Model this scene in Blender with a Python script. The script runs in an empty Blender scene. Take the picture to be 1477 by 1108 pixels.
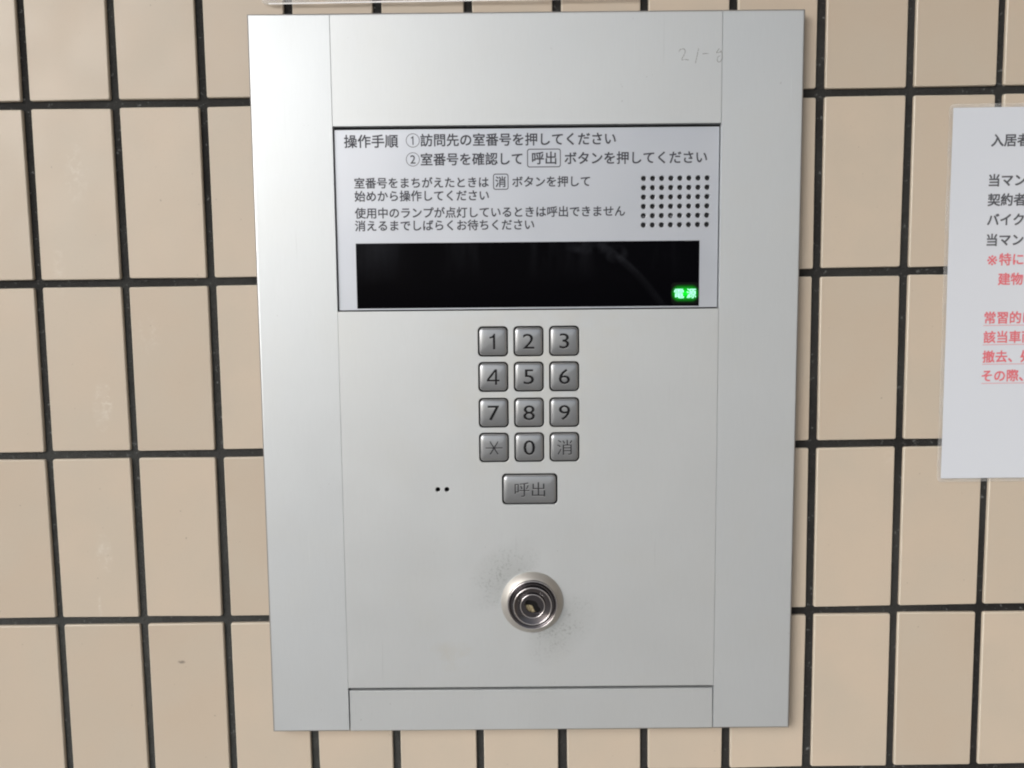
import bpy, bmesh, math, random
from mathutils import Vector, Matrix
random.seed(7)
sc = bpy.context.scene
COL = sc.collection
MM = 0.001
R = math.radians

# ------------------------------------------------------------------ camera
cam = bpy.data.cameras.new('camera')
cam.sensor_width = 36; cam.lens = 28.5173; cam.clip_start = 0.01; cam.clip_end = 3000
camo = bpy.data.objects.new('camera', cam); COL.objects.link(camo)
camo.location = (-0.00124221, -0.471236, 0.0308815)
camo.rotation_euler = (1.48044487, 0.0134770817, 0.000701498)
sc.camera = camo

# ------------------------------------------------------------------ sky, sun, exposure
SUN_EL, SUN_AZ = R(25), R(222)          # azimuth clockwise from +Y: to the left of and behind the viewer
w = bpy.data.worlds.new('World'); sc.world = w; w.use_nodes = True
nt = w.node_tree; bg = nt.nodes['Background']
sky = nt.nodes.new('ShaderNodeTexSky'); sky.sky_type = 'NISHITA'; sky.sun_disc = False
sky.sun_elevation = SUN_EL; sky.sun_rotation = SUN_AZ
sky.air_density = 1.0; sky.dust_density = 3.0; sky.ozone_density = 1.0
hs = nt.nodes.new('ShaderNodeHueSaturation'); hs.inputs['Saturation'].default_value = 0.40
nt.links.new(sky.outputs[0], hs.inputs['Color']); nt.links.new(hs.outputs[0], bg.inputs['Color'])
bg.inputs['Strength'].default_value = 0.10
sun = bpy.data.lights.new('sun', 'SUN'); sun.energy = 1.5; sun.angle = R(38); sun.color = (1.0, 0.985, 0.97)
suno = bpy.data.objects.new('sun', sun); COL.objects.link(suno)
sd = Vector((math.sin(SUN_AZ)*math.cos(SUN_EL), math.cos(SUN_AZ)*math.cos(SUN_EL), math.sin(SUN_EL)))
suno.rotation_euler = sd.to_track_quat('Z', 'Y').to_euler()
suno.location = sd*5
sc.view_settings.view_transform = 'Standard'; sc.view_settings.look = 'None'
sc.view_settings.exposure = 0.2; sc.view_settings.gamma = 1.0
sc.cycles.pixel_filter_type = 'BLACKMAN_HARRIS'; sc.cycles.filter_width = 2.1

# ------------------------------------------------------------------ helpers
def tag(o, label=None, cat=None, group=None, kind=None):
    if label: o['label'] = label
    if cat: o['category'] = cat
    if group: o['group'] = group
    if kind: o['kind'] = kind
    return o

def empty(name, loc=(0, 0, 0), rot=(0, 0, 0)):
    o = bpy.data.objects.new(name, None); COL.objects.link(o)
    o.empty_display_size = 0.05
    o.location = loc; o.rotation_euler = rot
    return o

def obj(name, me, mat, parent=None, loc=(0, 0, 0), rot=(0, 0, 0)):
    o = bpy.data.objects.new(name, me); COL.objects.link(o)
    if mat is not None and not me.materials: me.materials.append(mat)
    if parent: o.parent = parent
    o.location = [v*MM for v in loc]; o.rotation_euler = rot
    return o

def smooth(me, ang=35, flat=True):
    me.polygons.foreach_set('use_smooth', [True]*len(me.polygons))
    me.set_sharp_from_angle(angle=R(ang))
    for p in me.polygons:
        if flat and abs(p.normal.y) > .9995: p.use_smooth = False
    me.update(); return me

def mesh_of(name, verts, faces, sm=35):
    me = bpy.data.meshes.new(name)
    me.from_pydata([(a*MM, b*MM, c*MM) for a, b, c in verts], [], faces)
    bm = bmesh.new(); bm.from_mesh(me); bmesh.ops.recalc_face_normals(bm, faces=bm.faces); bm.to_mesh(me); bm.free()
    if sm: smooth(me, sm)
    return me

def rrect(w, h, r, n=5):
    """rounded rectangle, anticlockwise, in (x, z)"""
    pts = []
    for cx, cz, a0 in ((w/2-r, h/2-r, 0), (-w/2+r, h/2-r, 90), (-w/2+r, -h/2+r, 180), (w/2-r, -h/2+r, 270)):
        for i in range(n+1):
            a = R(a0+90*i/n); pts.append((cx+r*math.cos(a), cz+r*math.sin(a)))
    return pts

def circle(r, n=32, cx=0, cz=0):
    return [(cx+r*math.cos(2*math.pi*i/n), cz+r*math.sin(2*math.pi*i/n)) for i in range(n)]

RX = Matrix.Rotation(R(90), 4, 'X')      # drawing plane (x, up) -> wall plane, front faces the camera side (-y)

def curve_to_mesh(cu, name):
    o = bpy.data.objects.new('tmp', cu); COL.objects.link(o)
    bpy.context.view_layer.update()
    dg = bpy.context.evaluated_depsgraph_get()
    me = bpy.data.meshes.new_from_object(o.evaluated_get(dg))
    bpy.data.objects.remove(o); bpy.data.curves.remove(cu)
    me.name = name; me.materials.clear()
    me.transform(RX)
    return me

def plate(name, outline, holes, thick, bevel):
    """plate with real through-holes; its front face lies at y = 0, its back at y = +thick (mm)"""
    cu = bpy.data.curves.new(name, 'CURVE'); cu.dimensions = '2D'; cu.fill_mode = 'BOTH'
    for k, loop in enumerate([outline]+holes):
        if k: loop = loop[::-1]
        sp = cu.splines.new('POLY'); sp.points.add(len(loop)-1); sp.use_cyclic_u = True
        for p, (x, z) in zip(sp.points, loop): p.co = (x*MM, z*MM, 0, 1)
    cu.extrude = (thick/2-bevel)*MM; cu.bevel_depth = bevel*MM; cu.offset = -bevel*MM; cu.bevel_resolution = 1
    me = curve_to_mesh(cu, name)
    me.transform(Matrix.Translation((0, thick/2*MM, 0)))
    bm = bmesh.new(); bm.from_mesh(me); bmesh.ops.remove_doubles(bm, verts=bm.verts, dist=1e-6)
    bmesh.ops.recalc_face_normals(bm, faces=bm.faces); bm.to_mesh(me); bm.free()
    return smooth(me, 30)

def text_mesh(s, width=None, em=None, x0=0.0, zc=0.0, weight=0.0, depth=0.05, xs=1.0, kx=None, center=False, bold=0.0):
    """a line of lettering as real letters: left edge at x0, row centre at zc (mm); front at y=-depth"""
    cu = bpy.data.curves.new('t', 'FONT'); cu.body = s; cu.size = 1.0; cu.offset = weight
    cu.extrude = 0.0 if depth < 1e-6 else 0.02; cu.resolution_u = 3; cu.fill_mode = 'BOTH'
    me = curve_to_mesh(cu, 'lettering')
    xsv = [v.co.x for v in me.vertices]; lo, hi = min(xsv), max(xsv)
    zs = [v.co.z for v in me.vertices]
    k = (width/(hi-lo)) if width else em
    kz = em if em else k/xs
    zmid = 0.38 if not center else (min(zs)+max(zs))/2
    kx = kx or k
    for v in me.vertices:
        v.co = Vector(((x0+(v.co.x-lo)*kx)*MM if not center else ((v.co.x-(lo+hi)/2)*kx)*MM,
                       (v.co.y/0.02*depth)*MM, (zc+(v.co.z-zmid)*kz)*MM))
    me.update()
    if bold:                                  # ink spread: the same letters a hair wider on every side
        vs = [v.co.copy() for v in me.vertices]; fs = [tuple(p.vertices) for p in me.polygons]
        V = []; F = []; e = bold*(em or k)*MM
        for i, (dx, dz) in enumerate(((-1, -1), (1, -1), (-1, 1), (1, 1), (0, 0))):
            o_ = len(V); V += [(c.x+dx*e, c.y-i*.003*MM, c.z+dz*e) for c in vs]; F += [tuple(q+o_ for q in f) for f in fs]
        me = bpy.data.meshes.new('lettering'); me.from_pydata(V, [], F); me.update()
    return me

def chambox(name, x0, x1, z0, z1, yb, yf, L=.2, Rr=.2, T=.2, B=.2, n=4):
    """slab whose four front edges are rounded by their own amounts"""
    rings = [(yb, 0.0)]
    mx = max(L, Rr, T, B)
    V = []; F = []
    def ring(y, t):
        i = len(V)
        V.extend([(x0+L*t, y, z0+B*t), (x1-Rr*t, y, z0+B*t), (x1-Rr*t, y, z1-T*t), (x0+L*t, y, z1-T*t)])
        return i
    idx = [ring(yb, 0)]
    d = min(mx, abs(yf-yb)*0.6)
    for k in range(n+1):
        a = R(90)*k/n
        idx.append(ring(yf+d*(1-math.sin(a)), 1-math.cos(a)))
    for a, b in zip(idx, idx[1:]):
        for k in range(4): F.append((a+k, a+(k+1) % 4, b+(k+1) % 4, b+k))
    F.append(tuple(idx[0]+k for k in (3, 2, 1, 0))); F.append(tuple(idx[-1]+k for k in range(4)))
    return mesh_of(name, V, F, 40)

def ringed(name, outline_fn, profile, cap_front=True, cap_back=True, sm=35):
    """stack of concentric outlines: profile = [(inset, y)], outline_fn(inset) -> (x, z) list"""
    V = []; F = []; N = None; base = []
    for ins, y in profile:
        pts = outline_fn(ins); N = len(pts); base.append(len(V))
        V.extend([(x, y, z) for x, z in pts])
    for a, b in zip(base, base[1:]):
        for k in range(N): F.append((a+k, a+(k+1) % N, b+(k+1) % N, b+k))
    if cap_back: F.append(tuple(base[0]+k for k in range(N))[::-1])
    if cap_front: F.append(tuple(base[-1]+k for k in range(N)))
    return mesh_of(name, V, F, sm)

def lathe(name, prof, n=64, sm=40):
    """surface of revolution about the y axis from [(radius, y)] (mm)"""
    return ringed(name, lambda r: circle(r, n), prof, prof[-1][0] > 0, True, sm)

# ------------------------------------------------------------------ materials
def newmat(name, base, rough=.5, metal=0.0, spec=0.5):
    m = bpy.data.materials.new(name); m.use_nodes = True
    b = m.node_tree.nodes['Principled BSDF']
    b.inputs['Base Color'].default_value = (*base, 1); b.inputs['Roughness'].default_value = rough
    b.inputs['Metallic'].default_value = metal; b.inputs['Specular IOR Level'].default_value = spec
    return m, m.node_tree, b

def N(nt, t, **kw):
    n = nt.nodes.new(t)
    for k, v in kw.items():
        if k in n.inputs: n.inputs[k].default_value = v
        else: setattr(n, k, v)
    return n

def lk(nt, a, b): nt.links.new(a, b)

def mathn(nt, op, a, b=None, clamp=False):
    n = nt.nodes.new('ShaderNodeMath'); n.operation = op; n.use_clamp = clamp
    for i, v in enumerate((a, b)):
        if v is None: continue
        if isinstance(v, (int, float)): n.inputs[i].default_value = v
        else: lk(nt, v, n.inputs[i])
    return n.outputs[0]

def noise(nt, scale, detail=3, vec=None, rough=.5):
    n = nt.nodes.new('ShaderNodeTexNoise'); n.inputs['Scale'].default_value = scale
    n.inputs['Detail'].default_value = detail; n.inputs['Roughness'].default_value = rough
    if vec is not None: lk(nt, vec, n.inputs['Vector'])
    return n.outputs['Fac']

def maprange(nt, v, a, b, c=0.0, d=1.0):
    n = nt.nodes.new('ShaderNodeMapRange'); lk(nt, v, n.inputs[0])
    for i, x in zip((1, 2, 3, 4), (a, b, c, d)): n.inputs[i].default_value = x
    return n.outputs[0]

def mixc(nt, fac, a, b):
    n = nt.nodes.new('ShaderNodeMix'); n.data_type = 'RGBA'
    if isinstance(fac, (int, float)): n.inputs[0].default_value = fac
    else: lk(nt, fac, n.inputs[0])
    for i, v in ((6, a), (7, b)):
        if isinstance(v, tuple): n.inputs[i].default_value = (*v, 1)
        else: lk(nt, v, n.inputs[i])
    return n.outputs[2]

def position(nt):
    return nt.nodes.new('ShaderNodeNewGeometry').outputs['Position']

def objcoord(nt):
    return nt.nodes.new('ShaderNodeTexCoord').outputs['Object']

def bump(nt, h, b, strength=.2, dist=.0002):
    n = nt.nodes.new('ShaderNodeBump'); n.inputs['Strength'].default_value = strength; n.inputs['Distance'].default_value = dist
    lk(nt, h, n.inputs['Height']); lk(nt, n.outputs[0], b.inputs['Normal'])

def blob(nt, pos, cx, cz, rx, rz, soft=1.0):
    """0..1 elliptical mask around a place (mm) in the xz plane"""
    s = nt.nodes.new('ShaderNodeSeparateXYZ'); lk(nt, pos, s.inputs[0])
    dx = mathn(nt, 'DIVIDE', mathn(nt, 'SUBTRACT', s.outputs[0], cx*MM), rx*MM)
    dz = mathn(nt, 'DIVIDE', mathn(nt, 'SUBTRACT', s.outputs[2], cz*MM), rz*MM)
    d = mathn(nt, 'ADD', mathn(nt, 'MULTIPLY', dx, dx), mathn(nt, 'MULTIPLY', dz, dz))
    return maprange(nt, d, 1.0+soft*.2, .15)

# glazed ceramic
M_TILE, nt, b = newmat('beige_ceramic', (.40, .33, .26), .42, 0, .5)
pos = position(nt)
rnd = nt.nodes.new('ShaderNodeObjectInfo').outputs['Random']
c1 = mixc(nt, rnd, (.500, .420, .335), (.560, .474, .382))
c2 = mixc(nt, maprange(nt, noise(nt, 22, 4, pos), .35, .7, 0, .8), c1, (.500, .440, .362))
c3 = mixc(nt, maprange(nt, noise(nt, 900, 2, pos), .60, .80, 0, .16), c2, (.33, .28, .22))
# lime drips and rubbed spots, and a few scuffs
n60 = noise(nt, 260, 5, pos, .7)
tot = None
for cx, cz, rx, rz, k in ((-249, 112, 7, 17, .55), (-242, -22, 6, 15, .75), (-238.8, -18, 3, 9, 1.3), (-246, -110, 5, 13, .85),
                          (-250.5, -143, 1.0, 9, 1.2), (-213, 20, 8, 12, .35), (222, -60, 8, 10, .3), (-262, 58, 4, 16, .4)):
    m_ = mathn(nt, 'MULTIPLY', blob(nt, pos, cx, cz, rx, rz), k)
    tot = m_ if tot is None else mathn(nt, 'MAXIMUM', tot, m_)
spots = mathn(nt, 'MULTIPLY', tot, maprange(nt, n60, .50, .66), True)
c4 = mixc(nt, mathn(nt, 'MULTIPLY', spots, .75), c3, (.66, .62, .55))
film = mathn(nt, 'MULTIPLY', tot, maprange(nt, noise(nt, 90, 3, pos), .4, .6), True)
c5 = mixc(nt, mathn(nt, 'MULTIPLY', film, .22), c4, (.60, .56, .50))
dark = mathn(nt, 'MULTIPLY', blob(nt, pos, -203.3, -177.2, 2.6, 1.1), maprange(nt, n60, .42, .52), True)
c6 = mixc(nt, mathn(nt, 'MULTIPLY', dark, .7), c5, (.12, .10, .09))
speck = maprange(nt, noise(nt, 420, 1, pos), .765, .80)
c7 = mixc(nt, mathn(nt, 'MULTIPLY', speck, .45), c6, (.19, .15, .12))
lk(nt, c7, b.inputs['Base Color'])
lk(nt, mathn(nt, 'ADD', maprange(nt, noise(nt, 30, 4, pos), .3, .7, .33, .46), mathn(nt, 'MULTIPLY', rnd, .06)), b.inputs['Roughness'])
bump(nt, mathn(nt, 'ADD', noise(nt, 38, 2, pos), mathn(nt, 'MULTIPLY', noise(nt, 1100, 2, pos), .03)), b, .12, .0008)

# paler arrises paint in the highlight along the tile edges
M_ARRIS, nt, b = newmat('arris_highlight', (.62, .56, .47), .35, 0, .5)
# cement joint
M_MORTAR, nt, b = newmat('dark_mortar', (.03, .03, .03), .85, 0, .3)
pos = position(nt)
ca = mixc(nt, maprange(nt, noise(nt, 16, 4, pos), .35, .68), (.016, .0155, .016), (.040, .041, .040))
cb = mixc(nt, maprange(nt, noise(nt, 1500, 3, pos, .7), .58, .76, 0, .5), ca, (.085, .085, .08))
cc = mixc(nt, maprange(nt, noise(nt, 330, 4, pos, .65), .62, .72, 0, .7), cb, (.22, .23, .23))
pale_corner = mathn(nt, 'MULTIPLY', blob(nt, pos, -300, -330, 330, 330, 3), maprange(nt, noise(nt, 90, 4, pos), .2, .6, .55, 1), True)   # joints paler towards the lower left corner
cc = mixc(nt, mathn(nt, 'MULTIPLY', pale_corner, .38), cc, (.105, .112, .108))
lk(nt, cc, b.inputs['Base Color'])
bump(nt, mathn(nt, 'ADD', noise(nt, 900, 4, pos, .7), noise(nt, 160, 3, pos)), b, 1.0, .0012)

def metal_mat(name, base, rough, metal, wear=False):
    m, nt, b = newmat(name, base, rough, metal, .5)
    pos = position(nt)
    mp = nt.nodes.new('ShaderNodeMapping'); mp.inputs['Scale'].default_value = (1, 1, .55); lk(nt, pos, mp.inputs[0])
    f = noise(nt, 14, 3, mp.outputs[0])
    col = mixc(nt, maprange(nt, f, .3, .7), tuple(v*.99 for v in base), tuple(min(1, v*1.01) for v in base))
    # warm cast of handling, in soft clouds
    col = mixc(nt, maprange(nt, noise(nt, 27, 3, pos), .5, .75, 0, .25), col, (base[0]*1.0, base[1]*.975, base[2]*.93))
    # fine satin grain running up the plate, and a few hair scratches
    mg = nt.nodes.new('ShaderNodeMapping'); mg.inputs['Scale'].default_value = (1, 1, .05); lk(nt, pos, mg.inputs[0])
    col = mixc(nt, maprange(nt, noise(nt, 1500, 3, mg.outputs[0], .6), .3, .7, 0, .06), col, tuple(v*.62 for v in base))
    for k_, (rot, sx) in enumerate(((28, .012), (-50, .02), (80, .015))):
        ms = nt.nodes.new('ShaderNodeMapping'); ms.inputs['Rotation'].default_value = (0, R(rot), 0); ms.inputs['Scale'].default_value = (1, 1, sx); ms.inputs['Location'].default_value = (k_*3.1, 0, k_*1.7)
        lk(nt, pos, ms.inputs[0])
        sc_ = mathn(nt, 'MULTIPLY', maprange(nt, noise(nt, 650, 1, ms.outputs[0]), .765, .80), maprange(nt, noise(nt, 16, 2, pos), .5, .62), True)
        col = mixc(nt, mathn(nt, 'MULTIPLY', sc_, .30), col, tuple(v*(.55 if k_ else 1.25) for v in base))
    if wear:
        oc = pos
        LX, LZ = 8.0, -139.9
        s = nt.nodes.new('ShaderNodeSeparateXYZ'); lk(nt, oc, s.inputs[0])
        dx = mathn(nt, 'SUBTRACT', s.outputs[0], LX*MM); dz = mathn(nt, 'SUBTRACT', s.outputs[2], LZ*MM)
        rr = mathn(nt, 'SQRT', mathn(nt, 'ADD', mathn(nt, 'MULTIPLY', dx, dx), mathn(nt, 'MULTIPLY', dz, dz)))
        ringm = mathn(nt, 'MULTIPLY', maprange(nt, rr, .017, .020), maprange(nt, rr, .041, .021))
        # rubbed along the turning direction of the key: upper left and lower right
        diag = mathn(nt, 'DIVIDE', mathn(nt, 'SUBTRACT', dz, dx), rr)
        dm = maprange(nt, mathn(nt, 'ABSOLUTE', diag), .75, 1.35)
        scr = maprange(nt, noise(nt, 620, 5, pos, .75), .50, .64)
        halo = maprange(nt, noise(nt, 130, 4, pos, .6), .40, .62)
        k1 = mathn(nt, 'MULTIPLY', mathn(nt, 'MULTIPLY', ringm, dm), mathn(nt, 'MULTIPLY', scr, halo), True)
        k2 = mathn(nt, 'MULTIPLY', mathn(nt, 'MULTIPLY', ringm, dm), .30, True)
        col = mixc(nt, mathn(nt, 'MULTIPLY', k1, .9), col, (.13, .155, .155))
        col = mixc(nt, k2, col, (.36, .38, .37))
        # scattered nicks
        nick = mathn(nt, 'MULTIPLY', maprange(nt, noise(nt, 500, 2, pos), .735, .775), maprange(nt, rr, .085, .03), True)
        col = mixc(nt, mathn(nt, 'MULTIPLY', nick, .5), col, (.16, .15, .13))
        # greasy finger marks beside and around the buttons
        gp = mathn(nt, 'MAXIMUM', blob(nt, pos, 8, -16, 42, 56, 2), blob(nt, pos, 20, 22, 60, 9, 2))
        gm = mathn(nt, 'MULTIPLY', gp, maprange(nt, noise(nt, 60, 4, pos), .36, .66), True)
        col = mixc(nt, mathn(nt, 'MULTIPLY', gm, .30), col, (.60, .575, .50))
        ym = mathn(nt, 'MULTIPLY', blob(nt, pos, -40, -172, 14, 9, 2), maprange(nt, noise(nt, 90, 3, pos), .45, .7), True)
        col = mixc(nt, mathn(nt, 'MULTIPLY', ym, .22), col, (.52, .47, .34))
        rg = maprange(nt, mathn(nt, 'ADD', noise(nt, 40, 4, pos), mathn(nt, 'MULTIPLY', gm, .3)), .3, .8, rough-.02, rough+.04)
    else:
        nick = mathn(nt, 'MULTIPLY', maprange(nt, noise(nt, 420, 2, pos), .765, .79), maprange(nt, noise(nt, 18, 2, pos), .5, .6), True)
        col = mixc(nt, mathn(nt, 'MULTIPLY', nick, .45), col, (.22, .21, .22))
        rg = maprange(nt, noise(nt, 40, 4, pos), .3, .7, rough-.015, rough+.02)
    lk(nt, col, b.inputs['Base Color']); lk(nt, rg, b.inputs['Roughness'])
    bump(nt, mathn(nt, 'ADD', noise(nt, 2600, 2, pos), mathn(nt, 'MULTIPLY', noise(nt, 9, 2, pos), .2)), b, .14, .0003)
    return m
PANEL_COL = (.615, .650, .678); FRONT_COL = (.618, .648, .668)
M_PANEL = metal_mat('satin_aluminium', PANEL_COL, .46, .62)
M_FRONT = metal_mat('worn_satin_aluminium', FRONT_COL, .46, .62, True)
M_TOP = metal_mat('satin_aluminium_centre', FRONT_COL, .46, .62)

M_KEY, nt, b = newmat('brushed_key_metal', (.34, .34, .345), .36, .9)
pos = position(nt)
lk(nt, mixc(nt, maprange(nt, noise(nt, 170, 4, pos), .35, .7), (.36, .375, .395), (.39, .405, .425)), b.inputs['Base Color'])
lk(nt, maprange(nt, noise(nt, 260, 3, pos), .3, .7, .30, .36), b.inputs['Roughness'])
bump(nt, noise(nt, 3000, 2, pos), b, .12, .0002)
M_LIP, _, _ = newmat('key_highlight', (.66, .67, .69), .32, .45)  # pale metal painting the highlights on key rims and engravings
M_INK, _, _ = newmat('dark_engraving', (.008, .008, .010), .6, 0, .25)
M_ENGRAVE, _, _ = newmat('shaded_engraving', (.035, .036, .042), .5, .3)  # near-black colour paints the shade inside the unfilled grooves
M_GAP, _, _ = newmat('black_housing', (.012, .012, .013), .7, 0, .3)
M_SIDE, _, _ = newmat('shaded_aluminium_side', (.27, .26, .265), .5, .5)

M_SIGN, nt, b = newmat('silver_printed_plate', (.52, .54, .59), .40, .62)
pos = position(nt)
lk(nt, mixc(nt, maprange(nt, noise(nt, 11, 3, pos), .3, .7), (.54, .575, .64), (.59, .62, .675)), b.inputs['Base Color'])
lk(nt, maprange(nt, noise(nt, 50, 4, pos), .3, .7, .37, .46), b.inputs['Roughness'])
M_PRINT, _, _ = newmat('grey_print', (.050, .052, .066), .5, 0, .3)

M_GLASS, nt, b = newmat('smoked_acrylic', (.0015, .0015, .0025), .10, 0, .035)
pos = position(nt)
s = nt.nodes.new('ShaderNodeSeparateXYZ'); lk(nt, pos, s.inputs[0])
# faint reflection in the cover, painted as a pale arc, clouds and streaks
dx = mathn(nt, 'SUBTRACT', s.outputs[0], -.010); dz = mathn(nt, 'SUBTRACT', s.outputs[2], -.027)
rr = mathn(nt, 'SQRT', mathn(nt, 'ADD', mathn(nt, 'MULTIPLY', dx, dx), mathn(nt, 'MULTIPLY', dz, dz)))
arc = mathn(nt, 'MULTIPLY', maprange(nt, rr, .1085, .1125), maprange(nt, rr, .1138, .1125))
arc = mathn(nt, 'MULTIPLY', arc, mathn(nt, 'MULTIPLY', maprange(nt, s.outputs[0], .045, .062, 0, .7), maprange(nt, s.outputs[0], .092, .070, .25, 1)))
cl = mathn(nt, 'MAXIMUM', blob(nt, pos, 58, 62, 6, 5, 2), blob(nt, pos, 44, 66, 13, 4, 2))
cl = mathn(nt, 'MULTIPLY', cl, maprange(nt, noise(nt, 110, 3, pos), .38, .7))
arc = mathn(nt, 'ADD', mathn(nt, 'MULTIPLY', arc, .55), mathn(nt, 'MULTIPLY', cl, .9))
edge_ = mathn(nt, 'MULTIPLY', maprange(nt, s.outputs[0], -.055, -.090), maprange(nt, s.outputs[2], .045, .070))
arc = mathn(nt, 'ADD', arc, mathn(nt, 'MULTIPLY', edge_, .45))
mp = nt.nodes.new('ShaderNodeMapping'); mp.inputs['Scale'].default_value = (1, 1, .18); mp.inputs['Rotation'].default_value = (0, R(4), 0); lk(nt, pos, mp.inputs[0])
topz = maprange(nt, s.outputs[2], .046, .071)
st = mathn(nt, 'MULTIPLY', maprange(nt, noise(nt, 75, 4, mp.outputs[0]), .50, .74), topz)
refl = mathn(nt, 'ADD', mathn(nt, 'MULTIPLY', arc, maprange(nt, noise(nt, 60, 3, pos), .35, .7, .35, 1)), mathn(nt, 'MULTIPLY', st, .35), True)
lk(nt, mixc(nt, refl, (.0012, .0012, .0022), (.024, .026, .032)), b.inputs['Base Color'])
lk(nt, maprange(nt, refl, 0, 1, .10, .35), b.inputs['Roughness'])

def emis(name, col, strength, base=(0, 0, 0)):
    m, nt, b = newmat(name, base, .5)
    b.inputs['Emission Color'].default_value = (*col, 1); b.inputs['Emission Strength'].default_value = strength
    return m
M_LEDTXT = emis('lit_power_letters', (.45, 1.0, .78), 1.35)
# the lamp's green light spreading through the smoked cover, strongest over the bulb
M_LED = bpy.data.materials.new('green_lamp'); M_LED.use_nodes = True
nt = M_LED.node_tree; b = nt.nodes['Principled BSDF']
b.inputs['Base Color'].default_value = (.002, .004, .003, 1); b.inputs['Roughness'].default_value = .12; b.inputs['Specular IOR Level'].default_value = .16
oc = objcoord(nt); s = nt.nodes.new('ShaderNodeSeparateXYZ'); lk(nt, oc, s.inputs[0])
ax = mathn(nt, 'MAXIMUM', mathn(nt, 'SUBTRACT', mathn(nt, 'ABSOLUTE', s.outputs[0]), .0036), 0)
ax = mathn(nt, 'DIVIDE', ax, .0048); az = mathn(nt, 'DIVIDE', s.outputs[2], .0052)
d = mathn(nt, 'SQRT', mathn(nt, 'ADD', mathn(nt, 'MULTIPLY', ax, ax), mathn(nt, 'MULTIPLY', az, az)))
g = mathn(nt, 'POWER', maprange(nt, d, 1.0, .05), 1.6)
b.inputs['Emission Color'].default_value = (.0, .78, .02, 1)
lk(nt, mathn(nt, 'MULTIPLY', g, 1.3), b.inputs['Emission Strength'])

M_BEZEL, nt, b = newmat('satin_nickel', (.55, .53, .50), .46, .8)
lk(nt, mixc(nt, maprange(nt, noise(nt, 120, 3, position(nt)), .3, .7), (.52, .50, .475), (.60, .585, .55)), b.inputs['Base Color'])
M_CHROME, nt, b = newmat('chrome_dark_reflection', (.13, .12, .127), .14, 1)  # dark reflection of the surroundings put into the base colour
lk(nt, maprange(nt, noise(nt, 400, 3, position(nt)), .3, .7, .12, .26), b.inputs['Roughness'])
M_EDGE, _, _ = newmat('bright_chrome', (.80, .77, .78), .14, 1)
M_BRASS, nt, b = newmat('worn_brass', (.50, .45, .30), .45, .7)
lk(nt, mixc(nt, maprange(nt, noise(nt, 1400, 3, position(nt)), .4, .65), (.60, .53, .34), (.20, .15, .08)), b.inputs['Base Color'])
M_HOLE, _, _ = newmat('keyway_shade', (.006, .006, .006), .8, 0, .2)
M_GRILLE, nt, b = newmat('speaker_mesh', (.02, .02, .022), .5, .1)
lk(nt, mixc(nt, maprange(nt, noise(nt, 260, 1, position(nt)), .66, .74), (.014, .014, .017), (.16, .165, .18)), b.inputs['Base Color'])  # pale specks paint the glints of the mesh behind the holes
M_PENCIL, nt, b = newmat('faint_pencil', (.30, .30, .31), .6, 0, .3)
tr = nt.nodes.new('ShaderNodeBsdfTransparent'); mx = nt.nodes.new('ShaderNodeMixShader'); out = nt.nodes['Material Output']
lk(nt, maprange(nt, noise(nt, 900, 3, position(nt), .7), .40, .62, .10, .75), mx.inputs[0])
lk(nt, tr.outputs[0], mx.inputs[1]); lk(nt, b.outputs[0], mx.inputs[2]); lk(nt, mx.outputs[0], out.inputs[0])

M_PAPER, nt, b = newmat('laminated_paper', (.66, .685, .74), .28, 0, .45)
pos = position(nt)
lk(nt, mixc(nt, maprange(nt, noise(nt, 5, 1, pos), .2, .8), (.60, .645, .72), (.63, .665, .73)), b.inputs['Base Color'])
lk(nt, maprange(nt, noise(nt, 25, 3, pos), .3, .7, .38, .50), b.inputs['Roughness'])
bump(nt, noise(nt, 22, 1, pos), b, .2, .0008)
M_BLACKINK, _, _ = newmat('black_ink', (.085, .09, .105), .35, 0, .4)
M_REDINK, _, _ = newmat('red_ink', (.68, .17, .20), .35, 0, .4)
def film_mat(name, lo, hi):
    m, nt, b = newmat(name, (.80, .80, .80), .22, 0, .6)
    tr = nt.nodes.new('ShaderNodeBsdfTransparent'); mx = nt.nodes.new('ShaderNodeMixShader'); out = nt.nodes['Material Output']
    lk(nt, maprange(nt, noise(nt, 70, 3, position(nt)), .35, .65, lo, hi), mx.inputs[0])
    lk(nt, tr.outputs[0], mx.inputs[1]); lk(nt, b.outputs[0], mx.inputs[2]); lk(nt, mx.outputs[0], out.inputs[0])
    return m
M_FILM = film_mat('laminate_film', .07, .20)
M_FILMEDGE = film_mat('laminate_highlight', .95, 1.0)
M_FILMEDGE.node_tree.nodes['Principled BSDF'].inputs['Base Color'].default_value = (.93, .93, .94, 1)

M_GROUND, nt, b = newmat('pale_pavement', (.34, .33, .31), .9, 0, .3)
lk(nt, mixc(nt, maprange(nt, noise(nt, 3, 5, position(nt)), .3, .7), (.38, .37, .355), (.46, .45, .43)), b.inputs['Base Color'])

M_SHADE_WALL, _, _ = newmat('beige_plaster', (.34, .31, .27), .8, 0, .3)
M_SOFFIT, _, _ = newmat('shade_soffit', (.60, .59, .57), .8, 0, .3)

# ------------------------------------------------------------------ setting: pavement in front of the wall
me = bpy.data.meshes.new('pavement')
me.from_pydata([(-1500, -1500, 0), (1500, -1500, 0), (1500, 1500, 0), (-1500, 1500, 0)], [], [(0, 1, 2, 3)])
g = obj('pavement', me, M_GROUND); g.location = (0, 0, -1.32); tag(g, kind='structure')

# unseen flat ceiling, added to keep the high light off the wall
g = obj('shade_ceiling', chambox('shade_ceiling', -2600, 2600, 0, 160, 0, -1000, 2, 2, 2, 2, 1), M_SOFFIT, None, (0, -1, 1000)); tag(g, kind='structure')

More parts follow.
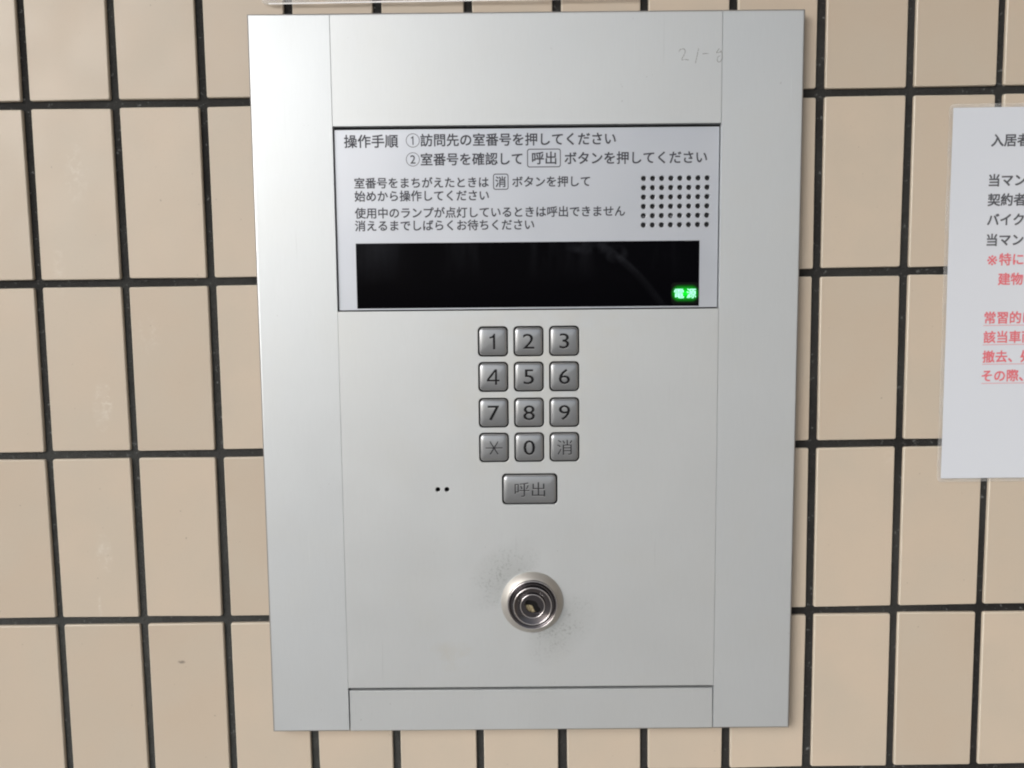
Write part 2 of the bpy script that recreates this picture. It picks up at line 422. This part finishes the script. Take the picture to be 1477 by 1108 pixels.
# unseen wall added on the right to shade that side
g = obj('shade_side_wall', chambox('shade_side_wall', 0, 160, -1320, 998, 0, -900, 2, 2, 2, 2, 1), M_SHADE_WALL, None, (640, -1, 0)); tag(g, kind='structure')

# ------------------------------------------------------------------ tiled wall
wall = empty('tiled_wall', (0, 0, -1.32))
tag(wall, 'beige ceramic tile wall of upright tiles with dark recessed joints, behind the intercom', 'wall')
WZ = 1320.0
bed = obj('mortar', chambox('mortar', -2600, 2600, -WZ+0.0, 1300, 180, 2.0, 1, 1, 1, 1, 1), M_MORTAR, wall, (0, 0, WZ))

COLX = {0: -275.2, 1: -224.95, 2: -174.9, 3: -125.1, 4: -75.0, 5: -24.3, 6: 25.7, 7: 74.9, 8: 124.8, 9: 174.4, 10: 225.0, 11: 275.8}
ROWZ = {-1: 251.2, 0: 150.75, 1: 50.2, 2: -50.1, 3: -150.85, 4: -250.9}
def jx(c): return COLX.get(c, (c-5.5)*50.0)
def jz(r): return ROWZ.get(r, 150.75-r*100.45)

def tile_mesh(w_, h_, k):
    rng = random.Random(k)
    def out(ins): return rrect(w_-2*ins, h_-2*ins, max(.9-ins*.5, .3), 2)
    prof = [(-.10, 4.5), (0, .8), (.18, .25), (.55, 0.0)]
    me = ringed('tile', out, prof, True, False, 50)
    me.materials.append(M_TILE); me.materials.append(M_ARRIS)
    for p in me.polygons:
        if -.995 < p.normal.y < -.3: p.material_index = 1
    q = [(rng.uniform(-.28, .28), rng.uniform(-.28, .28)) for _ in range(4)]      # no tile is quite square
    for v in me.vertices:
        i = (v.co.x > 0)*1+(v.co.z > 0)*2; v.co.x += q[i][0]*MM; v.co.z += q[i][1]*MM
    return me
TM = {}
def tile_for(w_, h_):
    key = (round(w_*2)/2, round(h_*2)/2, rng.randrange(5))
    if key not in TM: TM[key] = tile_mesh(key[0], key[1], len(TM))
    return TM[key]
rng = random.Random(3)
C0, C1, R0, R1 = -3, 14, -2, 6
for c in range(C0, C1):
    for r in range(R0, R1):          # tile between joints c, c+1 and r, r+1
        xa, xb = jx(c), jx(c+1); za, zb = jz(r+1), jz(r)
        xc, zc = (xa+xb)/2, (za+zb)/2 + .0018*(xa+xb)/2
        if -140 < xa and xb < 155 and -210 < za and zb < 190: continue     # bricked out behind the intercom box
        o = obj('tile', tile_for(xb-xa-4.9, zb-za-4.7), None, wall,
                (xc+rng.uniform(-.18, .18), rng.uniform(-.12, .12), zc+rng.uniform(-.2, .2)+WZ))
        o.rotation_euler = (R(rng.uniform(-.22, .22)), R(rng.uniform(-.13, .13)), R(rng.uniform(-.22, .22)))
# the rest of the wall's tiles, beyond the picture, in one mesh
V = []; F = []
for c in range(-46, 57):
    for r in range(-10, 14):
        if C0 <= c < C1 and R0 <= r < R1: continue
        xa, xb = jx(c)+2.5, jx(c+1)-2.5; za, zb = jz(r+1)+2.4, jz(r)-2.4
        if zb > 1290 or za < -1310: continue
        dz = .0018*(xa+xb)/2; i = len(V)
        for (y, s_) in ((3.0, 0), (.4, 0), (0, .7)):
            V += [(xa+s_, y, za+s_+dz), (xb-s_, y, za+s_+dz), (xb-s_, y, zb-s_+dz), (xa+s_, y, zb-s_+dz)]
        for a in (0, 4):
            for k in range(4): F.append((i+a+k, i+a+(k+1) % 4, i+a+4+(k+1) % 4, i+a+4+k))
        F.append((i+8, i+9, i+10, i+11))
me = bpy.data.meshes.new('outer_tiles'); me.from_pydata([(a*MM, b_*MM, c_*MM) for a, b_, c_ in V], [], F)
o = obj('outer_tiles', me, M_TILE, wall, (0, 0, WZ)); tag(o, kind='stuff')

# ------------------------------------------------------------------ the intercom
TH = .0045
ic = empty('door_intercom', (7.4*MM, 0, -12*MM), (0, TH, 0))
tag(ic, 'silver metal apartment entry intercom with keypad, black display and key lock, on the tile wall', 'intercom')
FY = -8.0
XL, XR, ZT, ZB, SE = -154.1, 154.1, 206.9, -206.5, 108.35
obj('back_box', chambox('back_box', XL+.4, XR-.4, ZB+.4, ZT-.4, 4.0, -4.2, .1, .1, .1, .1, 1), M_GAP, ic)
def seamed(name, x0, x1, z0, z1, L, Rr, T, B, mat=M_PANEL):
    o = obj(name, chambox(name, x0-(x0+x1)/2, x1-(x0+x1)/2, z0-(z0+z1)/2, z1-(z0+z1)/2, 7.6, 0, L, Rr, T, B),
               None, ic, ((x0+x1)/2, FY, (z0+z1)/2))
    me = o.data; me.materials.append(mat); me.materials.append(M_SIDE)
    for p in me.polygons:                       # darker colour paints in the shade on the outer edges
        X, Z = p.center.x/MM+(x0+x1)/2, p.center.z/MM+(z0+z1)/2
        if p.normal.y > -.97 and (abs(X) > XR-1.6 or Z > ZT-1.5 or Z < ZB+1.2): p.material_index = 1
    return o
tag(seamed('side_rail', XL, -SE-.01, ZB, ZT, 1.5, .14, 1.3, 1.0), 'left rail of the metal face')
tag(seamed('side_rail', SE+.02, XR, ZB, ZT, .14, 1.5, 1.3, 1.0), 'right rail of the metal face')
seamed('upper_plate', -SE+.02, SE-.02, 145.8, ZT, .14, .14, 1.3, .25, M_TOP)
cover = seamed('lower_cover', -107.75, 107.95, ZB, -181.2, .25, .25, .4, 1.0, M_TOP)

# keypad plate with real openings
PX0, PX1, PZ0, PZ1 = -SE+.02, SE-.02, -179.6, 43.0
pcx, pcz = 0.0, (PZ0+PZ1)/2
KX = (-20.2, 0.13, 20.45); KZ = (25.3, 5.0, -15.7, -35.9)
LOCK = (1.2, -127.9); CALL = (.25, -60.4)
holes = []
for kz in KZ:
    for kx in KX: holes.append([(kx+x, kz+z-pcz) for x, z in rrect(17.3, 17.3, 2.6, 5)])
holes.append([(CALL[0]+x, CALL[1]+z-pcz) for x, z in rrect(32.2, 18.3, 2.4, 5)])
for mx_ in (-53.1, -47.85): holes.append([(mx_+x, -60.25-pcz+z) for x, z in circle(1.4, 20)])
holes.append([(LOCK[0]+x, LOCK[1]-pcz+z) for x, z in circle(13, 40)])
outl = [(PX0, PZ0-pcz), (PX1, PZ0-pcz), (PX1, PZ1-pcz), (PX0, PZ1-pcz)]
kp = obj('keypad_plate', plate('keypad_plate', outl, holes, 1.6, .18), M_FRONT, ic, (pcx, FY, pcz))
tag(kp, 'keypad plate with worn smudges round the lock')

# keys
def key_mesh(w_, h_, text, thin=False):
    hx = min(w_, h_)/2
    prof = [(0.0, 3.6), (0.0, .25), (.06, -.10), (.22, -.36), (.5, -.54), (.9, -.66), (1.5, -.74), (2.3, -.78), (3.2, -.80), (4.2, -.80), (5.3, -.80), (6.4, -.80)]
    # rounded rim, then a cushion that bulges mostly from top to bottom
    V = []; F = []; nn = 24
    for i, (ins, y) in enumerate(prof):
        for x, z in rrect(w_-2*ins, h_-2*ins, max(2.1-ins*.3, .5), 5):
            dome = 0 if i == 0 else -.85*(1-(2*z/h_)**2)-.10*(1-(2*x/w_)**2)
            V.append((x, y+dome, z))
    for i in range(len(prof)-1):
        for k in range(nn): F.append((i*nn+k, i*nn+(k+1) % nn, (i+1)*nn+(k+1) % nn, (i+1)*nn+k))
    F.append(tuple(range(nn))[::-1]); b0 = (len(prof)-1)*nn; V.append((0, prof[-1][1]-.95, 0))
    for k in range(nn): F.append((b0+k, b0+(k+1) % nn, len(V)-1))
    me = mesh_of('key', V, F, 0)
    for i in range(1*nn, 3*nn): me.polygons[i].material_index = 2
    def surf(x, z): return -.80-.85*(1-(2*z/h_)**2)-.10*(1-(2*x/w_)**2)
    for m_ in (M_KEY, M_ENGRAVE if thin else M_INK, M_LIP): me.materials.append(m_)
    if text == '*':
        cbm = bmesh.new()
        for ang, ln in ((0, 9.8), (58, 8.9), (-58, 8.9)):
            bb = bmesh.ops.create_cube(cbm, size=1)['verts']
            for v in bb:
                x, y, z = v.co.x*ln, v.co.y*1.6, v.co.z*.62
                a = R(ang); v.co = Vector(((x*math.cos(a)-z*math.sin(a))*MM, (y-1.8+ang*.0003)*MM, (x*math.sin(a)+z*math.cos(a))*MM))
        cm = bpy.data.meshes.new('cut'); cbm.to_mesh(cm); cbm.free()
    elif text == '1':
        cm = plate('one', [(-.65, -4.5), (.6, -4.5), (.6, 4.5), (-.1, 4.5), (-.6, 3.7), (-1.3, 3.0), (-2.6, 2.65), (-2.6, 1.65), (-1.4, 1.8), (-.65, 2.1)][::1], [], 1.6, .0)
        cm.transform(Matrix.Translation((.7*MM, -2.6*MM, 0)))
    elif text == '4':
        cm = plate('four', [(1.0, -4.5), (2.2, -4.5), (2.2, -2.5), (3.6, -2.5), (3.6, -1.4), (2.2, -1.4), (2.2, 4.5), (.9, 4.5), (-3.7, -1.35), (-3.7, -2.5), (1.0, -2.5)],
                   [[(1.0, -1.4), (1.0, 2.7), (-2.2, -1.4)]], 1.6, .0)
        cm.transform(Matrix.Translation((0, -2.6*MM, 0)))
    elif text == '呼出':
        cm = text_mesh(text, width=17.6, em=9.3, depth=.8, center=True)
        cm.transform(Matrix.Translation((0, -1.8*MM, 0)))
    elif text == '消':
        cm = text_mesh(text, width=8.9, em=9.6, depth=.8, center=True)
        cm.transform(Matrix.Translation((0, -1.8*MM, 0)))
    else:
        cm = text_mesh(text, em=12.3, kx=15.0, weight=.005, depth=.8, center=True)
        cm.transform(Matrix.Translation((0, -1.8*MM, 0)))
    for _ in range(1): cm.materials.append(M_ENGRAVE if thin else M_INK)
    bm = bmesh.new(); bm.from_mesh(cm); bmesh.ops.remove_doubles(bm, verts=bm.verts, dist=2e-6)
    bmesh.ops.recalc_face_normals(bm, faces=bm.faces); bm.to_mesh(cm); bm.free()
    a = bpy.data.objects.new('ka', me); c = bpy.data.objects.new('kc', cm); COL.objects.link(a); COL.objects.link(c)
    md = a.modifiers.new('b', 'BOOLEAN'); md.operation = 'DIFFERENCE'; md.solver = 'EXACT'; md.object = c; md.use_self = True
    md.material_mode = 'TRANSFER'
    bpy.context.view_layer.update()
    res = bpy.data.meshes.new_from_object(a.evaluated_get(bpy.context.evaluated_depsgraph_get()))
    bpy.data.objects.remove(a); bpy.data.objects.remove(c)
    res.name = 'key'
    # painted highlight under the engraving: the same letter a hair lower, less the groove
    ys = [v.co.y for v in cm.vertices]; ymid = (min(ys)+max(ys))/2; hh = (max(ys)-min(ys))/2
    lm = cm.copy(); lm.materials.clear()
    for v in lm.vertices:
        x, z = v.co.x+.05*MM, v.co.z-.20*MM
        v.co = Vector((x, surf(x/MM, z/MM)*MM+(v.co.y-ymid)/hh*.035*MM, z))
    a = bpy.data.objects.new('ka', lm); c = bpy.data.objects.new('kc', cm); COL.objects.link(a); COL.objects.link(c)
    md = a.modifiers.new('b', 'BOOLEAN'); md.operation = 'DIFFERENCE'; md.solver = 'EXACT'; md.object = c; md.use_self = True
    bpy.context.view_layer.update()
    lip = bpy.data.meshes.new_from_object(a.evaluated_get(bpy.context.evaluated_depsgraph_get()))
    bpy.data.objects.remove(a); bpy.data.objects.remove(c); lip.materials.clear(); lip.name = 'engraved_highlight'
    if len(res.polygons) < 50: raise RuntimeError('boolean failed '+text)
    return smooth(res, 32, False), lip
labels = [['1', '2', '3'], ['4', '5', '6'], ['7', '8', '9'], ['*', '0', '消']]
sunk = {(3, 0): -.1, (0, 0): .1}
for r_, kz in enumerate(KZ):
    for c_, kx in enumerate(KX):
        t = labels[r_][c_]
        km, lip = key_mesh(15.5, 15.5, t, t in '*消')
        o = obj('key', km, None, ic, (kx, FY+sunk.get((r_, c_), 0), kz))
        nm = {'*': 'key engraved with a star', '消': 'clear key engraved 消'}.get(t, 'key engraved with the digit '+t)
        tag(o, nm); obj('engraved_highlight', lip, M_LIP, o)
        o.rotation_euler = (R(rng.uniform(-.4, .4)), R(rng.uniform(-.3, .3)), R(rng.uniform(-.4, .4)))
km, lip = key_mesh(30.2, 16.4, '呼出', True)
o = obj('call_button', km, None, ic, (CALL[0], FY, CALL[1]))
tag(o, 'wide call button engraved 呼出'); obj('engraved_highlight', lip, M_LIP, o)

# instruction plate with speaker holes
IX0, IX1, IZ0, IZ1 = -107.75, 107.75, 43.75, 144.3
icx, icz = 0.0, (IZ0+IZ1)/2
IY = -6.4
sh = []
for i in range(8):
    for j in range(6):
        sh.append([(65.55+i*5.11+x, 116.15-j*5.17-icz+z) for x, z in circle(1.48, 18)])
outl = [(IX0, IZ0-icz), (IX1, IZ0-icz), (IX1, IZ1-icz), (IX0, IZ1-icz)]
ip = obj('instruction_plate', plate('instruction_plate', outl, sh, 1.6, .14), M_SIGN, ic, (icx, IY, icz))
obj('speaker_grille', chambox('speaker_grille', -22, 22, -17, 17, .5, 0, .1, .1, .1, .1, 1), M_GRILLE, ic, (83.4, IY+1.9, 103.2))
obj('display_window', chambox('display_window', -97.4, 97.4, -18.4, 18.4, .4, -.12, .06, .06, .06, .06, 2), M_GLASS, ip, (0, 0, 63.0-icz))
# power lamp
lx, lz = 89.45, 51.7
lamp = obj('power_lamp', ringed('power_lamp', lambda i: rrect(15.8-2*i, 12.4-2*i, 2, 4), [(0, .05), (0, -.03)]), M_LED, ic, (lx+.05, IY-.14, lz))
for t, x0, wd in (('電', 83.3, 5.5), ('源', 90.35, 5.4)):
    me = text_mesh(t, width=wd, em=5.9, x0=x0-lx, zc=0, weight=.006, depth=.03)
    obj('lit_letter', me, M_LEDTXT, lamp, (-.05, -.07, 0))

LINES = [("操作手順", -102.33, -72.19, 137.98), ("訪問先の室番号を押してください", -59.55, 49.73, 138.31),
         ("室番号を確認して", -59.56, -2.64, 127.73), ("呼出", 2.9, 16.4, 127.93), ("ボタンを押してください", 21.21, 100.97, 127.69),
         ("室番号をまちがえたときは", -97.19, -21.74, 114.94), ("消", -17.80, -12.06, 115.03), ("ボタンを押して", -8.28, 35.32, 114.96),
         ("始めから操作してください", -97.23, -21.67, 107.69), ("使用中のランプが点灯しているときは呼出できません", -97.31, 55.03, 98.29),
         ("消えるまでしばらくお待ちください", -97.42, 3.73, 91.21)]
for t, xa, xb, zc in LINES:
    me = text_mesh(t, width=(xb-xa), x0=0, zc=0, depth=.03, bold=.017)
    obj('lettering', me, M_PRINT, ip, (xa, 0, zc-icz))
for d_, xc_, zc_ in (('1', -63.9, 138.2), ('2', -64.05, 127.8)):
    me = plate('circle', circle(3.85, 36), [circle(3.53, 36)], .06, .005); me.transform(Matrix.Translation((0, -.03*MM, 0)))
    obj('ring_mark', me, M_PRINT, ip, (xc_, 0, zc_-icz))
    if d_ == '1':
        me = plate('one', [(-.3, -2.4), (.3, -2.4), (.3, 2.4), (-.1, 2.4), (-.35, 2.0), (-1.15, 1.55), (-1.15, 1.0), (-.3, 1.35)], [], .06, .005)
        me.transform(Matrix.Translation((.35*MM, -.03*MM, 0)))
    else: me = text_mesh(d_, em=6.6, depth=.03, center=True, bold=.008)
    obj('lettering', me, M_PRINT, ip, (xc_-(.25 if d_ == '1' else 0), 0, zc_-icz))
for (xa, za, xb, zb) in ((.08, 133.02, 18.97, 122.79), (-19.15, 119.51, -10.47, 110.62)):
    W_, H_ = xb-xa, za-zb
    me = plate('box', rrect(W_, H_, 1.3, 4), [rrect(W_-1.0, H_-1.0, .9, 4)], .06, .005); me.transform(Matrix.Translation((0, -.03*MM, 0)))
    obj('frame_mark', me, M_PRINT, ip, ((xa+xb)/2, 0, (za+zb)/2-icz))

# key lock
lock = obj('key_lock', lathe('key_lock', [(18.3, 0.0), (18.3, -.5), (18.0, -.9), (15.2, -3.6), (14.7, -3.9), (14.3, -3.7), (14.2, -1.0), (10, -1.0), (0.01, -1.0)]), M_BEZEL, ic, (LOCK[0], FY, LOCK[1]))
tag(lock, 'round nickel key lock')
obj('lock_ring', lathe('lock_ring', [(14.15, -1), (14.15, -4.9), (13.95, -5.2), (13.4, -5.1), (12.6, -4.6), (11.5, -4.6), (11.4, -1)], 64), M_CHROME, lock)
def ring_tube(R0_, y, r):
    V = []; F = []; n, m = 72, 8
    for i in range(n):
        a = 2*math.pi*i/n
        for j in range(m):
            q = 2*math.pi*j/m; rr_ = R0_+r*math.cos(q)
            V.append((rr_*math.cos(a), y+r*math.sin(q), rr_*math.sin(a)))
    for i in range(n):
        for j in range(m):
            F.append((i*m+j, ((i+1) % n)*m+j, ((i+1) % n)*m+(j+1) % m, i*m+(j+1) % m))
    return mesh_of('rim', V, F, 180)
obj('rim', ring_tube(14.15, -5.15, .34), M_EDGE, lock)
cyl = obj('lock_cylinder', lathe('lock_cylinder', [(11.3, -1), (11.3, -6.4), (11.0, -6.9), (10.6, -7.0), (10.2, -6.8), (7.6, -6.1), (7.2, -6.0), (7.0, -4.0)], 64), M_CHROME, lock)
obj('rim', ring_tube(10.9, -6.95, .34), M_EDGE, lock)
# rotating core: dished face with the curved keyway and brass behind
kw = [(1.22*a_, 1.22*b_) for a_, b_ in [(-3.3, 1.8), (-2.7, 2.7), (-1.5, 2.9), (0, 2.7), (1.4, 2.2), (2.2, 1.2), (2.6, -.1), (3.6, -1.3), (3.7, -2.3), (2.9, -3.1), (1.5, -3.0), (-.4, -3.2), (-2.0, -2.4), (-3.0, -1.0), (-3.1, .4), (-3.6, .9)]]
obj('lock_core', plate('lock_core', circle(6.9, 48), [kw[::-1]], 3.0, .35), M_BEZEL if False else M_CHROME, lock, (0, -6.9, 0))
obj('rim', ring_tube(6.95, -6.85, .32), M_EDGE, lock)
obj('brass_plug', lathe('brass_plug', [(6.0, 0), (6.0, -1.0), (5.7, -1.2)], 32), M_BRASS, lock, (0, -4.1, 0))
slot = [(1.22*a_, 1.22*b_) for a_, b_ in [(-3.5, 1.2), (-3.4, 2.3), (-2.4, 2.9), (0, 2.8), (1.6, 2.1), (2.4, .9), (2.7, -.4), (3.8, -1.6), (3.7, -2.6), (2.6, -3.3), (.9, -2.6), (.3, -1.0), (-.3, .0), (-1.5, .3), (-3.0, .3)]]
me = plate('keyway', slot, [], .5, .05)  # dark plate painting the shade inside the keyway
obj('keyway', me, M_HOLE, lock, (0, -5.6, 0))
# worn index strokes stamped on the cylinder face
for a, ln in ((126, .9), (134, 1.2), (141, .8), (60, 1.3), (54, 1.2), (48, 1.2), (42, .8), (158, .9)):
    me = chambox('index_stroke', -.09, .09, -ln/2, ln/2, .05, -.03, .02, .02, .02, .02, 1)
    o = obj('index_stroke', me, M_EDGE, lock, (8.7*math.cos(R(a)), -6.45, 8.7*math.sin(R(a))))
    o.rotation_euler = (0, -R(a-90), 0)

# pencilled note near the top right
def stroke(pts, r=.17):
    V = []; F = []; P = [Vector(p) for p in pts]
    Q = []
    for i in range(len(P)-1):
        p0, p1, p2, p3 = P[max(i-1, 0)], P[i], P[i+1], P[min(i+2, len(P)-1)]
        for k in range(4):
            t = k/4
            Q.append(.5*((2*p1)+(-p0+p2)*t+(2*p0-5*p1+4*p2-p3)*t*t+(-p0+3*p1-3*p2+p3)*t**3))
    Q.append(P[-1])
    for i, q in enumerate(Q):
        d_ = (Q[min(i+1, len(Q)-1)]-Q[max(i-1, 0)]).normalized(); n_ = Vector((-d_.y, d_.x))*r
        for y in (0, -.02):
            V += [(q.x+n_.x, y, q.y+n_.y), (q.x-n_.x, y, q.y-n_.y)]
    for i in range(len(Q)-1):
        a, b_ = i*4, i*4+4
        F += [(a+2, a+3, b_+3, b_+2), (a, b_, b_+1, a+1), (a, a+2, b_+2, b_), (a+1, b_+1, b_+3, a+3)]
    return mesh_of('pencil_stroke', V, F, 0)
for pts in ([(84.35, 184.2), (85.0, 185.5), (86.9, 186.0), (87.9, 184.9), (87.2, 182.6), (85.9, 180.2), (87.9, 180.3), (90.1, 179.9)],
            [(95.3, 186.2), (94.5, 182.4), (93.6, 178.3)], [(97.4, 183.2), (99.2, 183.4), (100.9, 183.4)]):
    obj('pencil_stroke', stroke(pts), M_PENCIL, ic, (0, FY-.01, 0))
for pts in ([(106.7, 186.0), (105.9, 184.9), (105.1, 183.9)], [(105.1, 183.7), (106.4, 183.9), (107.7, 184.3)],
            [(107.6, 185.2), (108.1, 183.2), (108.3, 181.2), (107.6, 179.2), (106.3, 178.8), (105.6, 180.0), (106.0, 181.5), (107.4, 182.2)]):
    obj('pencil_stroke', stroke(pts, .15), M_PENCIL, ic, (0, FY-.01, 0))

# ------------------------------------------------------------------ laminated sheets
def sheet(name, w_, h_, r, y, amp, thick=.15, seed=0, n=(24, 18), curl=0):
    """thin rounded sheet with gentle waves; origin at its lower left corner"""
    V = []; F = []
    nx, nz = n
    def yy(x, z):
        v = amp*(math.sin(x*.021+seed)*math.cos(z*.027+seed*2)+.5*math.sin(x*.05+z*.033+seed))
        v -= curl*math.exp(-z/2.0)
        return y+v
    def sq(u, v):
        x, z = u*w_, v*h_
        for cx, cz, sx, sz in ((r, r, -1, -1), (w_-r, r, 1, -1), (r, h_-r, -1, 1), (w_-r, h_-r, 1, 1)):
            dx, dz = (x-cx)*sx, (z-cz)*sz
            if dx > 0 and dz > 0:
                m_ = max(dx, dz); l_ = math.hypot(dx, dz)
                if l_ > 0: dx, dz = dx*m_/l_, dz*m_/l_
                x, z = cx+sx*dx, cz+sz*dz
        return x, z
    def params(n_, L):
        e = [0, r*.33/L, r*.66/L, r/L]; mid = [r/L+(1-2*r/L)*i/n_ for i in range(1, n_)]
        return e+mid+[1-v for v in e[::-1]]
    U = params(nx, w_); Wp = params(nz, h_)
    for side in (0, 1):
        for v in Wp:
            for u in U:
                x, z = sq(u, v); V.append((x, yy(x, z)+side*thick, z))
    a, b_ = len(U), len(Wp); o_ = a*b_
    for j in range(b_-1):
        for i in range(a-1):
            q = j*a+i
            F.append((q, q+1, q+a+1, q+a)); F.append((o_+q, o_+q+a, o_+q+a+1, o_+q+1))
    for i in range(a-1):
        F.append((i, o_+i, o_+i+1, i+1)); q = (b_-1)*a+i; F.append((q, q+1, o_+q+1, o_+q))
    for j in range(b_-1):
        q = j*a; F.append((q, q+a, o_+q+a, o_+q)); q = j*a+a-1; F.append((q, o_+q, o_+q+a, q+a))
    return mesh_of(name, V, F, 60), yy

# resident notice on the right
nx0, nz0 = 248.75, -70.7
nb = empty('laminated_notice', (nx0*MM, 0, nz0*MM))
tag(nb, 'white laminated notice with black and red Japanese print, right of the intercom', 'notice')
me, yy = sheet('paper', 297, 212, .5, -1.75, .32, .15, 1.3)
obj('paper', me, M_PAPER, nb)
me, _ = sheet('laminate', 301.2, 216.4, 3.0, -1.65, .32, .05, 1.3)
# the film shows as a clear rim round the paper, so it sits just behind the sheet's plane
o = obj('laminate', me, M_FILM, nb, (-2.2, .02+.25, -2.2))
NL = [("入居者", 270.9, 123.1, 0), ("当マン", 270.6, 100.9, 0), ("契約者", 270.4, 90.0, 0), ("バイク", 270.5, 78.8, 0), ("当マン", 270.7, 67.4, 0),
      ("※", 271.3, 56.3, 1), ("特に", 278.2, 56.3, 1), ("建物", 278.0, 45.1, 1), ("常習的に", 270.9, 23.0, 1), ("該当車両", 270.7, 11.9, 1), ("撤去、処", 270.5, .6, 1), ("その際、", 270.4, -10.5, 1)]
def conform(me, ox, oz, off=.04):
    lo = max(v.co.y for v in me.vertices)
    for v in me.vertices:
        v.co.y = (yy(v.co.x/MM+ox, v.co.z/MM+oz)-off)*MM + (v.co.y-lo)
    me.update()
for t, x0, zc, red in NL:
    me = text_mesh(t, em=7.35, x0=0, zc=0, depth=.02, bold=.022) if t != '※' else text_mesh(t, em=10.5, x0=0, zc=0, depth=.02, bold=.004)
    ox, oz = x0-nx0, zc-nz0
    conform(me, ox, oz)
    obj('lettering', me, M_REDINK if red else M_BLACKINK, nb, (ox, 0, oz))
for zc in (23.0, 11.9, .6, -10.5):
    V = []; F = []; x = 270.3; i = 0
    zz = zc-4.45
    while x <= 300.5:
        for dz in (-.14, .14):
            V.append((x-270.3, yy(x-nx0, zz-nz0)-.03, dz)); 
        if i: F.append((2*i-2, 2*i, 2*i+1, 2*i-1))
        x += 3; i += 1
    obj('underline', mesh_of('underline', V, F, 0), M_REDINK, nb, (270.3-nx0, 0, zz-nz0))

# lower edge of another laminated sheet above the intercom
tb = empty('laminated_sheet', (-138.9*MM, 0, 202.4*MM), (0, R(-.12), 0))
tag(tb, 'laminated white sheet whose clear lower rim shows at the top edge above the intercom', 'notice')
me, yy2 = sheet('laminate', 216, 303, 3.2, -1.6, .15, .05, .4, curl=.7)
obj('laminate', me, M_FILM, tb)
me, _ = sheet('paper', 206, 293, .5, -1.75, .15, .12, .4)
obj('paper', me, M_PAPER, tb, (5, 0, 7))
V = []; F = []  # opaque white strip painting the highlight along the film's lower edge
for i in range(25):
    x = 4+i*8.6
    for z, dy in ((.0, -.35), (.35, -.55), (.75, -.5)):
        V.append((x, yy2(x, z)+dy, z))
    if i:
        for k in range(2): F.append((3*i-3+k, 3*i+k, 3*i+k+1, 3*i-2+k))
obj('edge_highlight', mesh_of('edge_highlight', V, F, 60), M_FILMEDGE, tb)
